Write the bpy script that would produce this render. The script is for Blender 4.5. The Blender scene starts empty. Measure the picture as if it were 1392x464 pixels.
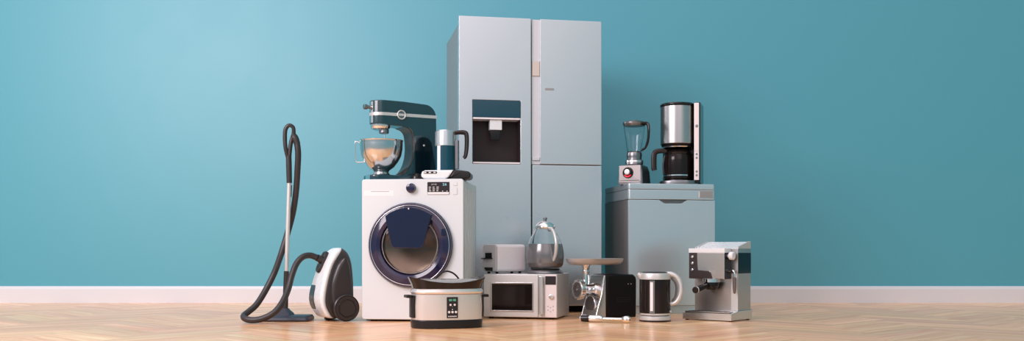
import bpy, bmesh, math, random
from mathutils import Vector, Matrix
random.seed(7)
PI = math.pi
sc = bpy.context.scene
COL = sc.collection

# ------------------------------------------------------------------ camera
F, CX, YH, H = 1370.0, 696.0, 342.0, 0.419      # focal length (px of 1392), horizon row, eye height
cam = bpy.data.cameras.new('camera'); cam_o = bpy.data.objects.new('camera', cam); COL.objects.link(cam_o)
cam.sensor_width = 36.0; cam.lens = 36.0 * F / 1392.0
cam.shift_y = (YH - 232.0) / 1392.0
cam.clip_start = 0.05
cam_o.location = (0, 0, H); cam_o.rotation_euler = (PI / 2, 0, 0)
sc.camera = cam_o

def P(px, py, D):
    "measured point: photo column, photo row, distance -> metres"
    return Vector(((px - CX) * D / F, D, H - (py - YH) * D / F))

class Face:
    "a vertical front plane through a floor point, turned by th; gives metres along it"
    def __init__(s, x, y, th): s.x, s.y, s.th = x, y, th
    def u(s, px):
        k = (px - CX) / F; c, n = math.cos(s.th), math.sin(s.th)
        return (k * s.y - s.x) / (c - k * n)
    def z(s, px, py):
        D = s.y + s.u(px) * math.sin(s.th)
        return H - (py - YH) * D / F

# ------------------------------------------------------------------ materials
def mat(name, col, rough=0.5, metal=0.0, spec=0.5, coat=0.0, trans=0.0, ior=1.45, emit=None, es=0.0,
        rvar=0.04, scale=25.0, stretch=None, cvar=0.0, bump=0.0, sheen=0.0, alpha=1.0):
    m = bpy.data.materials.new(name); m.use_nodes = True
    nt = m.node_tree; b = nt.nodes['Principled BSDF']
    b.inputs['Base Color'].default_value = (*col, 1)
    b.inputs['Metallic'].default_value = metal
    b.inputs['Roughness'].default_value = rough
    b.inputs['Specular IOR Level'].default_value = spec
    b.inputs['Coat Weight'].default_value = coat
    b.inputs['Coat Roughness'].default_value = 0.05
    b.inputs['Transmission Weight'].default_value = trans
    b.inputs['IOR'].default_value = ior
    b.inputs['Alpha'].default_value = alpha
    if emit:
        b.inputs['Emission Color'].default_value = (*emit, 1); b.inputs['Emission Strength'].default_value = es
    tc = nt.nodes.new('ShaderNodeTexCoord'); mp = nt.nodes.new('ShaderNodeMapping')
    if stretch: mp.inputs['Scale'].default_value = stretch
    nz = nt.nodes.new('ShaderNodeTexNoise'); nz.inputs['Scale'].default_value = scale; nz.inputs['Detail'].default_value = 3
    nt.links.new(tc.outputs['Object'], mp.inputs[0]); nt.links.new(mp.outputs[0], nz.inputs['Vector'])
    mr = nt.nodes.new('ShaderNodeMapRange')
    mr.inputs['To Min'].default_value = max(0, rough - rvar); mr.inputs['To Max'].default_value = rough + rvar
    nt.links.new(nz.outputs['Fac'], mr.inputs['Value']); nt.links.new(mr.outputs[0], b.inputs['Roughness'])
    if cvar:
        hs = nt.nodes.new('ShaderNodeHueSaturation'); hs.inputs['Color'].default_value = (*col, 1)
        m2 = nt.nodes.new('ShaderNodeMapRange'); m2.inputs['To Min'].default_value = 1 - cvar; m2.inputs['To Max'].default_value = 1 + cvar
        nt.links.new(nz.outputs['Fac'], m2.inputs['Value']); nt.links.new(m2.outputs[0], hs.inputs['Value'])
        nt.links.new(hs.outputs[0], b.inputs['Base Color'])
    if bump:
        bp = nt.nodes.new('ShaderNodeBump'); bp.inputs['Strength'].default_value = bump; bp.inputs['Distance'].default_value = 0.002
        nt.links.new(nz.outputs['Fac'], bp.inputs['Height']); nt.links.new(bp.outputs[0], b.inputs['Normal'])
    return m

M = {}
M['fridge']   = mat('fridge_steel', (.64,.675,.70), .27, .80, rvar=.01, scale=4)
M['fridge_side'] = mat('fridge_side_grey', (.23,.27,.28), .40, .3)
M['recess']   = mat('recess_silver', (.66,.67,.70), .45, .3)
M['beige']    = mat('beige_catch', (.62,.55,.50), .5)
M['steel']    = mat('brushed_steel', (.72,.71,.70), .25, 1, rvar=.01, scale=4)
M['steel_v']  = mat('satin_steel', (.52,.50,.49), .30, 1, rvar=.01, scale=4)
M['dark_steel'] = mat('dark_steel', (.26,.26,.27), .30, 1)
M['chrome']   = mat('chrome', (.80,.80,.80), .10, 1, rvar=.02)
M['white']    = mat('white_enamel', (.66,.70,.715), .32, 0, coat=.2)
M['white2']   = mat('white_plastic', (.76,.78,.79), .28, 0, coat=.3)
M['offwhite'] = mat('off_white_plastic', (.90,.84,.855), .35)
M['grey_line']= mat('grey_print', (.38,.36,.37), .5)
M['light_grey'] = mat('light_grey_plastic', (.52,.51,.52), .4)
M['grey']     = mat('mid_grey_plastic', (.30,.30,.30), .45)
M['black']    = mat('black_plastic', (.014,.012,.0125), .32, spec=.35)
M['black_g']  = mat('black_gloss', (.010,.008,.008), .09, spec=.4)
M['black_m']  = mat('black_matte', (.006,.0055,.006), .5, spec=.2)
M['charcoal'] = mat('charcoal_plastic', (.034,.028,.028), .30)
M['hose']     = mat('hose_rubber', (.030,.025,.025), .38, bump=.0)
M['nozzle']   = mat('nozzle_plastic', (.035,.038,.055), .42)
M['navy']     = mat('navy_gloss', (.012,.010,.045), .12, coat=.4)
M['navy_d']   = mat('navy_dark_gloss', (.005,.007,.035), .10, coat=.4)
M['teal_g']   = mat('dark_teal_gloss', (.012,.042,.055), .16, coat=.6)
M['teal_glass'] = mat('teal_glass_panel', (.003,.050,.080), .15, coat=.3)
M['dark_glass'] = mat('dark_glass_panel', (.002,.008,.012), .12, spec=.4)
M['head_steel'] = mat('grey_head_steel', (.56,.52,.49), .24, 1, rvar=.01, scale=4)
M['panel_brown'] = mat('dark_brown_panel', (.035,.024,.023), .3)
M['satin_plate'] = mat('satin_grey_plate', (.32,.29,.285), .38, .5)
M['window_grey'] = mat('smoky_grey_window', (.050,.060,.065), .25)
M['lining_brown'] = mat('warm_grey_lining', (.055,.045,.042), .3, .3)
M['bowl_steel'] = mat('polished_bowl_steel', (.68,.68,.68), .16, 1, rvar=.01, scale=4)
M['warm_display'] = mat('warm_grey_display', (.42,.38,.36), .3, .6)
M['grip_teal'] = mat('grey_teal_grip', (.16,.26,.29), .4, .3)
M['tray_alloy'] = mat('cast_alloy_tray', (.46,.45,.44), .3, .45)
M['lid_glass'] = mat('grey_lid_glass', (.36,.35,.34), .15, .2)
M['cavity']   = mat('dark_cavity', (.030,.021,.021), .4, spec=.3)
M['brown_metal'] = mat('dark_bronze_metal', (.20,.17,.16), .3, .8)
M['screen']   = mat('black_screen', (.02,.015,.017), .25)
M['print']    = mat('white_print', (.75,.72,.72), .5)
M['lcd']      = mat('lit_digits_blue', (.2,.4,.45), .5, emit=(.25,.62,.70), es=.8)
M['lcd_g']    = mat('lit_digits_green', (.1,.3,.2), .5, emit=(.10,.42,.25), es=.7)
M['red']      = mat('red_light', (.5,.01,.02), .3, emit=(.9,.01,.03), es=.9)
M['glass']    = mat('clear_glass', (.93,.97,.98), .02, 0, trans=1, ior=1.30, rvar=.0)
M['smoke']    = mat('smoked_glass', (.17,.17,.175), .2, .4, coat=.4, rvar=.02)
M['door_glass'] = mat('door_glass', (.55,.50,.47), .03, 0, trans=1, ior=1.25, rvar=0)
M['drum']     = mat('drum_steel', (.75,.66,.58), .25, 1, emit=None)
M['coffee']   = mat('dark_coffee_glass', (.012,.008,.008), .08, spec=.35)
M['micro_glass'] = mat('microwave_glass', (.010,.007,.006), .07)
M['pinkish']  = mat('warm_silver_panel', (.76,.69,.68), .4, .25)
M['silverp']  = mat('silver_paint', (.64,.635,.62), .36, .5)
M['cooker']   = mat('cooker_steel', (.80,.74,.70), .30, .7, rvar=.01, scale=4)
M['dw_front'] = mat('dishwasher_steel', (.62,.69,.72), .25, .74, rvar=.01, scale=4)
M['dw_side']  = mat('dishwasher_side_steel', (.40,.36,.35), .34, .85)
M['batter']   = mat('batter', (.75,.55,.42), .5)
M['trim']     = mat('trim_paint', (.69,.71,.735), .38)

# ------------------------------------------------------------------ mesh building
def spline(pts, n=8):
    pts = [Vector(p) for p in pts]
    q = [pts[0]*2 - pts[1]] + pts + [pts[-1]*2 - pts[-2]]
    out = []
    for i in range(1, len(q) - 2):
        for k in range(n):
            t = k / n; a, b, c, d = q[i-1], q[i], q[i+1], q[i+2]
            out.append(.5 * ((2*b) + (c-a)*t + (2*a-5*b+4*c-d)*t*t + (3*b-a-3*c+d)*t**3))
    out.append(pts[-1]); return out

def rrect(x0, x1, y0, y1, r, n=5):
    "rounded rectangle outline, counter-clockwise"
    r = min(r, (x1-x0)/2 - 1e-5, (y1-y0)/2 - 1e-5); out = []
    for cx, cy, a in ((x1-r, y1-r, 0), (x0+r, y1-r, 90), (x0+r, y0+r, 180), (x1-r, y0+r, 270)):
        for k in range(n + 1):
            t = math.radians(a + 90 * k / n); out.append((cx + r*math.cos(t), cy + r*math.sin(t)))
    return out

def superell(a, b, e=2.6, n=56, cx=0, cy=0):
    out = []
    for k in range(n):
        t = 2*PI*k/n; c, s = math.cos(t), math.sin(t)
        out.append((cx + a*math.copysign(abs(c)**(2/e), c), cy + b*math.copysign(abs(s)**(2/e), s)))
    return out

class B:
    def __init__(s): s.bm = bmesh.new()
    def ring(s, pts): return [s.bm.verts.new(Vector(p)) for p in pts]
    def bridge(s, a, b, close=True):
        n = len(a)
        for i in range(n if close else n-1):
            j = (i+1) % n
            try: s.bm.faces.new((a[i], a[j], b[j], b[i]))
            except ValueError: pass
    def cap(s, r, flip=False):
        try: s.bm.faces.new(list(reversed(r)) if flip else r)
        except ValueError: pass
    def box(s, x0, x1, y0, y1, z0, z1, bev=0, seg=2):
        vs = [s.bm.verts.new((x, y, z)) for z in (z0, z1) for x, y in ((x0,y0),(x1,y0),(x1,y1),(x0,y1))]
        fs = [s.bm.faces.new([vs[i] for i in q]) for q in ((3,2,1,0),(4,5,6,7),(0,1,5,4),(1,2,6,5),(2,3,7,6),(3,0,4,7))]
        if bev:
            es = {e for f in fs for e in f.edges}
            bmesh.ops.bevel(s.bm, geom=list(es), offset=bev, segments=seg, affect='EDGES', profile=.5)
        return s
    def loft(s, rings, caps=(True, True)):
        rs = [s.ring(r) for r in rings]
        for a, b in zip(rs, rs[1:]): s.bridge(a, b)
        if caps[0]: s.cap(rs[0], True)
        if caps[1]: s.cap(rs[-1])
        return s
    def prism(s, outline, a, b, axis='y', edge=0):
        "outline (p,q) extruded from a to b along axis; edge = rounded border size"
        def pt(p, q, t):
            return {'y': (p, t, q), 'x': (t, p, q), 'z': (p, q, t)}[axis]
        c = Vector((sum(p for p, q in outline)/len(outline), sum(q for p, q in outline)/len(outline)))
        def inset(d):
            n = len(outline); out = []
            for i in range(n):
                p0, p1, p2 = Vector(outline[i-1]), Vector(outline[i]), Vector(outline[(i+1) % n])
                e1, e2 = (p1-p0), (p2-p1)
                if e1.length < 1e-7 or e2.length < 1e-7: out.append(p1); continue
                n1 = Vector((-e1.y, e1.x)).normalized(); n2 = Vector((-e2.y, e2.x)).normalized()
                m = n1 + n2
                if m.length < .3: m = n1
                m = m / max(.5, m.length_squared/2) if m.length else m
                out.append(p1 + m*d)
            return out
        ar = sum(outline[i-1][0]*outline[i][1] - outline[i][0]*outline[i-1][1] for i in range(len(outline)))
        if ar < 0: outline = list(reversed(outline))
        if edge:
            prof = [(edge, 0), (edge*.3, edge*.3), (0, edge)]
            sg = 1 if b > a else -1
            rings = [[pt(p, q, a + sg*t) for p, q in inset(d)] for d, t in prof] + \
                    [[pt(p, q, b - sg*t) for p, q in inset(d)] for d, t in reversed(prof)]
        else:
            rings = [[pt(p, q, a) for p, q in outline], [pt(p, q, b) for p, q in outline]]
        return s.loft(rings)
    def lathe(s, prof, c=(0,0,0), axis='z', n=40, d=None):
        "profile (radius, height) turned round an axis (a letter or a direction vector)"
        if axis in ('x','y','z'): d = {'x': Vector((1,0,0)), 'y': Vector((0,1,0)), 'z': Vector((0,0,1))}[axis]
        d = Vector(d).normalized(); q = d.to_track_quat('Z', 'Y').to_matrix() if axis != 'z' else Matrix.Identity(3)
        c = Vector(c); rs = []
        for r, h in prof:
            if r < 1e-6: rs.append([s.bm.verts.new(c + q @ Vector((0,0,h)))])
            else: rs.append([s.bm.verts.new(c + q @ Vector((r*math.cos(2*PI*k/n), r*math.sin(2*PI*k/n), h))) for k in range(n)])
        for a, b in zip(rs, rs[1:]):
            if len(a) == 1 and len(b) == 1: continue
            if len(a) == 1:
                for i in range(n): s.bm.faces.new((a[0], b[(i+1)%n], b[i]))
            elif len(b) == 1:
                for i in range(n): s.bm.faces.new((a[i], a[(i+1)%n], b[0]))
            else: s.bridge(a, b)
        return s
    def cyl(s, r, h0, h1, c=(0,0,0), axis='z', d=None, n=36, e=0.0, hole=0):
        e = min(e, abs(h1-h0)/2.01, r*.5)
        if hole:
            return s.lathe([(hole, h0), (r-e, h0), (r, h0+e), (r, h1-e), (r-e, h1), (hole, h1), (hole, h0)], c, axis, n, d)
        pr = [(0, h0), (r-e, h0)] + ([(r-.3*e, h0+.3*e), (r, h0+e), (r, h1-e), (r-.3*e, h1-.3*e)] if e else [(r, h0), (r, h1)]) + [(r-e, h1), (0, h1)]
        if not e: pr = [(0, h0), (r, h0), (r, h1), (0, h1)]
        return s.lathe(pr, c, axis, n, d)
    def tube(s, pts, r, n=14, sm=8, flat=None, cap=True, up=None):
        "swept tube; r may be a list (per control point); flat = (a,b) scale of the section"
        P0 = [Vector(p) for p in pts]
        if sm > 1 and len(P0) > 2: path = spline(P0, sm)
        else: path = P0
        m = len(path)
        rs = r if isinstance(r, (list, tuple)) else [r]*len(P0)
        rr = [rs[min(int(i*(len(P0)-1)/(m-1)), len(rs)-2)]*(1-((i*(len(P0)-1)/(m-1))%1)) +
              rs[min(int(i*(len(P0)-1)/(m-1))+1, len(rs)-1)]*((i*(len(P0)-1)/(m-1))%1) if len(rs) > 1 else rs[0] for i in range(m)]
        rr[-1] = rs[-1]
        prev = Vector(up) if up else None; rings = []
        for i, p in enumerate(path):
            t = (path[min(i+1, m-1)] - path[max(i-1, 0)]).normalized()
            if prev is None: prev = t.orthogonal()
            a = (prev - t*prev.dot(t)).normalized(); b = t.cross(a); prev = a
            fa, fb = flat or (1, 1)
            rings.append([p + a*(rr[i]*fa*math.cos(2*PI*k/n)) + b*(rr[i]*fb*math.sin(2*PI*k/n)) for k in range(n)])
        return s.loft(rings, (cap, cap))
    def torus(s, R, r, c, axis='y', n=48, k=10, d=None):
        return s.lathe([(R + r*math.cos(2*PI*i/k), r*math.sin(2*PI*i/k)) for i in range(k+1)], c, axis, n, d)
    def slab_hole(s, x0, x1, z0, z1, hx0, hx1, hz0, hz1, y0, y1):
        "slab in the x-z plane with a rectangular hole"
        O = [(x0,z0),(x1,z0),(x1,z1),(x0,z1)]; I = [(hx0,hz0),(hx1,hz0),(hx1,hz1),(hx0,hz1)]
        of = s.ring([(x,y0,z) for x,z in O]); inn = s.ring([(x,y0,z) for x,z in I])
        ob = s.ring([(x,y1,z) for x,z in O]); ib = s.ring([(x,y1,z) for x,z in I])
        s.bridge(of, inn); s.bridge(ib, ob); s.bridge(ob, of); s.bridge(inn, ib); return s
    def make(s, name, m, parent=None, ang=38, bev=0, tf=None):
        bm = s.bm
        bmesh.ops.remove_doubles(bm, verts=bm.verts, dist=1e-5)
        bmesh.ops.recalc_face_normals(bm, faces=bm.faces)
        if bev:
            es = [e for e in bm.edges if len(e.link_faces) == 2 and e.calc_face_angle(0) > .6]
            bmesh.ops.bevel(bm, geom=es, offset=bev, segments=2, affect='EDGES', profile=.5, clamp_overlap=True)
        if tf: bmesh.ops.transform(bm, matrix=tf, verts=bm.verts)
        ng = [f for f in bm.faces if len(f.verts) > 12]
        if ng: bmesh.ops.triangulate(bm, faces=ng, ngon_method='EAR_CLIP')
        me = bpy.data.meshes.new(name); bm.to_mesh(me); bm.free()
        me.polygons.foreach_set('use_smooth', [True]*len(me.polygons))
        me.set_sharp_from_angle(angle=math.radians(ang))
        me.materials.append(M[m] if isinstance(m, str) else m)
        o = bpy.data.objects.new(name, me); COL.objects.link(o)
        if parent: o.parent = parent
        wn = o.modifiers.new('weighted_normals', 'WEIGHTED_NORMAL'); wn.keep_sharp = True; wn.mode = 'FACE_AREA'; wn.weight = 50
        return o

def text(name, s_, size, x, y, z, m, parent, depth=.0006, align='CENTER'):
    cu = bpy.data.curves.new(name, 'FONT'); cu.body = s_; cu.size = size; cu.extrude = depth
    cu.align_x = align; cu.align_y = 'CENTER'
    t = bpy.data.objects.new(name + '_curve', cu); COL.objects.link(t)
    dg = bpy.context.evaluated_depsgraph_get()
    me = bpy.data.meshes.new_from_object(t.evaluated_get(dg))
    bpy.data.objects.remove(t)
    me.transform(Matrix.Translation((x, y, z)) @ Matrix.Rotation(PI/2, 4, 'X'))
    me.materials.clear(); me.materials.append(M[m])
    o = bpy.data.objects.new(name, me); COL.objects.link(o); o.parent = parent
    return o

def thing(name, label, cat, loc, th=0, group=None):
    o = bpy.data.objects.new(name, None); COL.objects.link(o); o.empty_display_size = .1
    o.location = loc; o.rotation_euler = (0, 0, th); o['label'] = label; o['category'] = cat
    if group: o['group'] = group
    return o

# ------------------------------------------------------------------ setting
WALL_Y = 8.2
wall_m = mat('teal_wall_paint', (.042,.335,.430), .52, spec=1.0, coat=.6, rvar=.03, scale=3, bump=.03)
wall_m.node_tree.nodes['Principled BSDF'].inputs['Coat Roughness'].default_value = .45
o = B().box(-9, 9, WALL_Y, WALL_Y + .15, 0, 5.0).make('wall_back', wall_m); o['kind'] = 'structure'
o = B().prism([(0,0),(.022,0),(.022,.112),(.017,.118),(.017,.123),(.013,.132),(0,.136)], -8.9, 8.9, 'x').make('baseboard_back', 'trim')
# profile was drawn with depth positive: turn it to stand proud of the wall
for v in o.data.vertices: v.co.y = WALL_Y - v.co.y
o.data.flip_normals(); o['kind'] = 'structure'

def floor_material():
    m = bpy.data.materials.new('herringbone_oak'); m.use_nodes = True; nt = m.node_tree; b = nt.nodes['Principled BSDF']
    N = nt.nodes.new; L = nt.links.new
    uv = N('ShaderNodeUVMap'); uv.uv_map = 'plank'
    at = N('ShaderNodeAttribute'); at.attribute_name = 'tint'; at.attribute_type = 'GEOMETRY'
    mp = N('ShaderNodeMapping'); mp.inputs['Scale'].default_value = (.9, 15, 1)
    cmb = N('ShaderNodeVectorMath'); cmb.operation = 'ADD'
    sc2 = N('ShaderNodeVectorMath'); sc2.operation = 'SCALE'; sc2.inputs['Scale'].default_value = 37.0
    L(uv.outputs[0], mp.inputs[0]); L(at.outputs['Color'], sc2.inputs[0]); L(mp.outputs[0], cmb.inputs[0]); L(sc2.outputs[0], cmb.inputs[1])
    nz = N('ShaderNodeTexNoise'); nz.inputs['Scale'].default_value = 1.7; nz.inputs['Detail'].default_value = 5; nz.inputs['Distortion'].default_value = .6
    L(cmb.outputs[0], nz.inputs['Vector'])
    r = N('ShaderNodeValToRGB'); e = r.color_ramp.elements
    e[0].position = .3; e[0].color = (.82,.38,.165,1); e[1].position = .72; e[1].color = (1.0,.67,.38,1)
    L(nz.outputs['Fac'], r.inputs[0])
    sep = N('ShaderNodeSeparateColor'); L(at.outputs['Color'], sep.inputs[0])
    mr = N('ShaderNodeMapRange'); mr.inputs['To Min'].default_value = .84; mr.inputs['To Max'].default_value = 1.10; L(sep.outputs[0], mr.inputs['Value'])
    hs = N('ShaderNodeHueSaturation'); L(mr.outputs[0], hs.inputs['Value']); L(r.outputs[0], hs.inputs['Color'])
    m3 = N('ShaderNodeMapRange'); m3.inputs['To Min'].default_value = .492; m3.inputs['To Max'].default_value = .508; L(sep.outputs[1], m3.inputs['Value']); L(m3.outputs[0], hs.inputs['Hue'])
    L(hs.outputs[0], b.inputs['Base Color'])
    m4 = N('ShaderNodeMapRange'); m4.inputs['To Min'].default_value = .18; m4.inputs['To Max'].default_value = .28; L(nz.outputs['Fac'], m4.inputs['Value']); L(m4.outputs[0], b.inputs['Roughness'])
    b.inputs['Specular IOR Level'].default_value = .32
    bp = N('ShaderNodeBump'); bp.inputs['Strength'].default_value = .08; bp.inputs['Distance'].default_value = .002; L(nz.outputs['Fac'], bp.inputs['Height']); L(bp.outputs[0], b.inputs['Normal'])
    return m

def make_floor():
    bm = bmesh.new(); uvl = bm.loops.layers.uv.new('plank'); cl = bm.loops.layers.float_color.new('tint')
    w, n = .13, 5; Lp = w*n; g = .0006
    c, s = math.cos(PI/4), math.sin(PI/4)
    def plank(x, y, horiz):
        if horiz: q = [(x+g,y+g),(x+Lp-g,y+g),(x+Lp-g,y+w-g),(x+g,y+w-g)]; t = [(0,0),(Lp,0),(Lp,w),(0,w)]
        else:     q = [(x+w-g,y+g),(x+w-g,y+Lp-g),(x+g,y+Lp-g),(x+g,y+g)]; t = [(0,0),(Lp,0),(Lp,w),(0,w)]
        W = [((a*c - b_*s), (a*s + b_*c) + 3.0) for a, b_ in q]
        cxm = sum(p[0] for p in W)/4; cym = sum(p[1] for p in W)/4
        if not (-8.5 < cxm < 8.5 and 2.2 < cym < WALL_Y + .4): return
        f = bm.faces.new([bm.verts.new((a, b_, 0)) for a, b_ in W])
        tint = (random.random(), random.random(), random.random(), 1)
        for lp, (u, v) in zip(f.loops, t): lp[uvl].uv = (u, v); lp[cl] = tint
    R = 130
    for j in range(-R, R):                # herringbone: step diagonally
        for k in range(-20, 21):
            x = j*w + k*2*Lp; y = j*w
            plank(x, y, True)
            plank(x + Lp, y - Lp + w, False)
    # grout / board base just under the planks
    me = bpy.data.meshes.new('floor'); 
    base = [bm.verts.new(p) for p in ((-9,2.3,-.001),(9,2.3,-.001),(9,WALL_Y+.1,-.001),(-9,WALL_Y+.1,-.001))]
    f = bm.faces.new(base)
    for lp in f.loops: lp[cl] = (.2,.5,.5,1)
    bm.to_mesh(me); bm.free(); me.materials.append(floor_material())
    o = bpy.data.objects.new('floor', me); COL.objects.link(o); o['kind'] = 'structure'
make_floor()

# ------------------------------------------------------------------ refrigerator
FR = Face(-.3548, 6.75, math.radians(10.5))
fridge = thing('refrigerator', 'tall silver side-by-side refrigerator with ice and water dispenser in its left door', 'refrigerator', (FR.x, FR.y, 0), FR.th)
W = FR.u(818); HT = FR.z(624, 21); zs = FR.z(770, 225)
B().box(.03, W-.03, .11, .78, 0, .055).make('plinth', 'black_m', fridge)
for x in (.02, W-.10): B().box(x, x+.08, .012, .10, HT-.03, HT-.012, .004).make('hinge_cover', 'fridge_side', fridge)
hx0, hx1 = FR.u(642.5), FR.u(707.5); hz0, hz1 = FR.z(675, 223), FR.z(675, 136.5)
B().slab_hole(.012, W-.012, .052, HT-.03, hx0-.01, hx1+.01, hz0-.01, hz1+.01, .07, .14).box(.012, W-.012, .14, .80, .052, HT-.03).make('cabinet_body', 'fridge_side', fridge)
dl = B().slab_hole(0, FR.u(722), .046, HT, hx0, hx1, hz0, hz1, 0, .062).make('freezer_door', 'fridge', fridge, bev=.004)
zt = FR.z(675, 160)
B().box(hx0, hx1, .12, .125, hz0, hz1).box(hx0-.002, hx0+.003, .004, .125, hz0, hz1).box(hx1-.003, hx1+.002, .004, .125, hz0, hz1)\
   .box(hx0, hx1, .004, .125, zt, hz1).box(hx0, hx1, .01, .125, hz0-.002, hz0+.006).make('dispenser_recess', 'cavity', dl)
B().box(hx0+.001, hx1-.001, -.006, .02, zt, hz1-.001, .003).make('control_panel', 'teal_glass', dl)
B().box(hx0+.003, hx1-.003, -.004, .11, zt-.012, zt-.001, .002).make('dispenser_light', 'offwhite', dl)
B().box(FR.u(666.5), FR.u(683), .012, .07, FR.z(675,176.5), zt-.012, .005).make('nozzle_block', 'white2', dl)
B().prism([(FR.u(666.5),FR.z(675,176.5)),(FR.u(681),FR.z(675,176.5)),(FR.u(680),FR.z(675,190)),(FR.u(667.5),FR.z(675,190))], .015, .06, 'y', .004).make('spout_paddle', 'black_g', dl)
B().box(hx0+.003, hx1-.003, -.004, .11, hz0+.001, hz0+.012, .002).make('drip_tray', 'offwhite', dl)
ur = B().box(FR.u(734.2), W, 0, .062, zs+.005, HT, .005).make('fridge_door', 'fridge', fridge)
B().box(FR.u(723.6), FR.u(734.2)+.01, .018, .066, zs+.005, HT-.002, .003).make('handle_recess', 'recess', ur)
B().box(FR.u(724), FR.u(734), .008, .03, FR.z(729,103), FR.z(729,83), .003).make('latch_block', 'beige', ur)
B().box(FR.u(724), FR.u(734), .004, .03, FR.z(729,218), FR.z(729,213.5), .002).make('latch_block', 'recess', ur)
B().box(FR.u(741), FR.u(753), -.0015, .003, FR.z(747,123), FR.z(747,120), .0005).make('badge', 'grey', ur)
B().box(FR.u(723.6), W, 0, .062, .046, zs, .005).make('drawer_door', 'fridge', fridge)

# ------------------------------------------------------------------ washing machine
WA = Face(-.8985, 6.03, math.radians(-5.4))
washer = thing('washing_machine', 'white front-loading washing machine with navy round door and small display', 'washing machine', (WA.x, WA.y, 0), WA.th)
W = WA.u(630); HT = .85
def washer_body():
    b = B(); r = .016
    # shell with open front, drawn as a rounded outline swept backwards
    out = rrect(0, W, .012, HT, r, 4)
    a = b.ring([(x, .012, z) for x, z in out]); c = b.ring([(x, .585, z) for x, z in out]); b.bridge(a, c); b.cap(c)
    return b.make('cabinet_body', 'white', washer)
washer_body()
dcx, dcz, R0 = WA.u(558.3), WA.z(558.3, 333.7), .250
def front_panel():
    b = B(); out = rrect(0, W, .012, HT, .016, 4); n = 96
    def edge(t):     # point of the outline in direction t from the door centre
        d = Vector((math.cos(t), math.sin(t))); best = None
        for i in range(len(out)):
            p, q = Vector(out[i-1]) - Vector((dcx, dcz)), Vector(out[i]) - Vector((dcx, dcz)); e = q - p
            den = d.x*e.y - d.y*e.x
            if abs(den) < 1e-9: continue
            s_ = (p.x*e.y - p.y*e.x)/den; u_ = (p.x*d.y - p.y*d.x)/den
            if s_ > 0 and -1e-6 <= u_ <= 1+1e-6: best = s_ if best is None else max(best, s_)
        return d*best + Vector((dcx, dcz))
    ts = sorted([2*PI*k/n for k in range(n)] + [math.atan2(z-dcz, x-dcx) % (2*PI) for x, z in out])
    E = [edge(t) for t in ts]; I = [Vector((dcx + .23*math.cos(t), dcz + .23*math.sin(t))) for t in ts]
    m0 = Vector((W/2, HT/2))
    back = b.ring([(p.x, .012, p.y) for p in E])
    mid = b.ring([(p.x, .004, p.y) for p in E])
    ff = b.ring([(p.x + (m0.x-p.x)*.01, 0, p.y + (m0.y-p.y)*.008) for p in E])
    hi = b.ring([(p.x, 0, p.y) for p in I]); hb = b.ring([(p.x, .05, p.y) for p in I])
    b.bridge(back, mid); b.bridge(mid, ff); b.bridge(ff, hi); b.bridge(hi, hb)
    return b.make('front_panel', 'white', washer, ang=12)
front_panel()
for x in (.06, W-.06):
    for y in (.06, .52): B().cyl(.02, 0, .014, (x, y, 0)).make('foot', 'black_m', washer)
B().box(.02, W-.02, .03, .56, .005, .0125).make('base_plate', 'black_m', washer)
for k in range(7):
    y = .10 + k*.062
    B().box(W-.001, W+.0035, y, y+.030, .05, .80 if k else .80, .0015).make('side_rib', 'white', washer)
# detergent drawer with its grip slot
B().prism(rrect(.012, WA.u(535), WA.z(510,267), WA.z(510,259.5), .002), -.0008, .004, 'y', .0006).make('detergent_drawer', 'white2', washer)
B().box(WA.u(504), WA.u(529), -.0014, .002, WA.z(510,261.0), WA.z(510,260.2), .0003).make('drawer_slot', 'grey_line', washer)
kn = B().lathe([(0,-.030),(.022,-.030),(.0265,-.027),(.027,-.004),(.029,0),(.029,.002),(0,.002)], (WA.u(559), 0, WA.z(559,256)), 'y').make('program_knob', 'navy', washer)
B().torus(.0295, .0015, (WA.u(559), -.001, WA.z(559,256)), 'y').make('knob_ring', 'chrome', kn)
x0, x1 = WA.u(581), WA.u(611); z0, z1 = WA.z(596,264.8), WA.z(596,247.6)
ds = B().prism(rrect(x0, x1, z0, z1, .004), -.003, .002, 'y', .001).make('display', 'screen', washer)
B().box(x0+.002, x1-.002, -.0045, -.002, z0+.001, WA.z(596,261.4), .0004).make('display_strip', 'print', ds)
text('display_digits', '2:6', .020, WA.u(604.5), -.0034, WA.z(604,251), 'lcd', ds)
text('display_symbols', '////112', .012, WA.u(590), -.0034, WA.z(590,251), 'print', ds)
for r_, zr in enumerate((254.7, 257.2, 259.6)):
    b = B()
    for j in range(3):
        xx = WA.u(583 + j*5.2); b.box(xx, xx + (.013, .011, .014)[(j+r_) % 3], -.0034, -.0028, WA.z(590, zr+.45), WA.z(590, zr-.45))
    b.make('printed_line', 'print', ds)
B().box(WA.u(601), WA.u(602.5), -.0034, -.0028, WA.z(601,260.4), WA.z(601,259.6)).box(WA.u(607), WA.u(608.5), -.0034, -.0028, WA.z(607,260.4), WA.z(607,259.6)).make('printed_line', 'print', ds)
for a in ((616, 621.8, 252.8, 247.8), (616, 621.8, 265, 255.4)):
    B().prism(rrect(WA.u(a[0]), WA.u(a[1]), WA.z(619,a[2]), WA.z(619,a[3]), .006), -.0012, .002, 'y', .0004).make('button_rim', 'light_grey', washer)
    B().prism(rrect(WA.u(a[0])+.0012, WA.u(a[1])-.0012, WA.z(619,a[2])+.0012, WA.z(619,a[3])-.0012, .005), -.0025, .002, 'y', .0006).make('button', 'white', washer)
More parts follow.
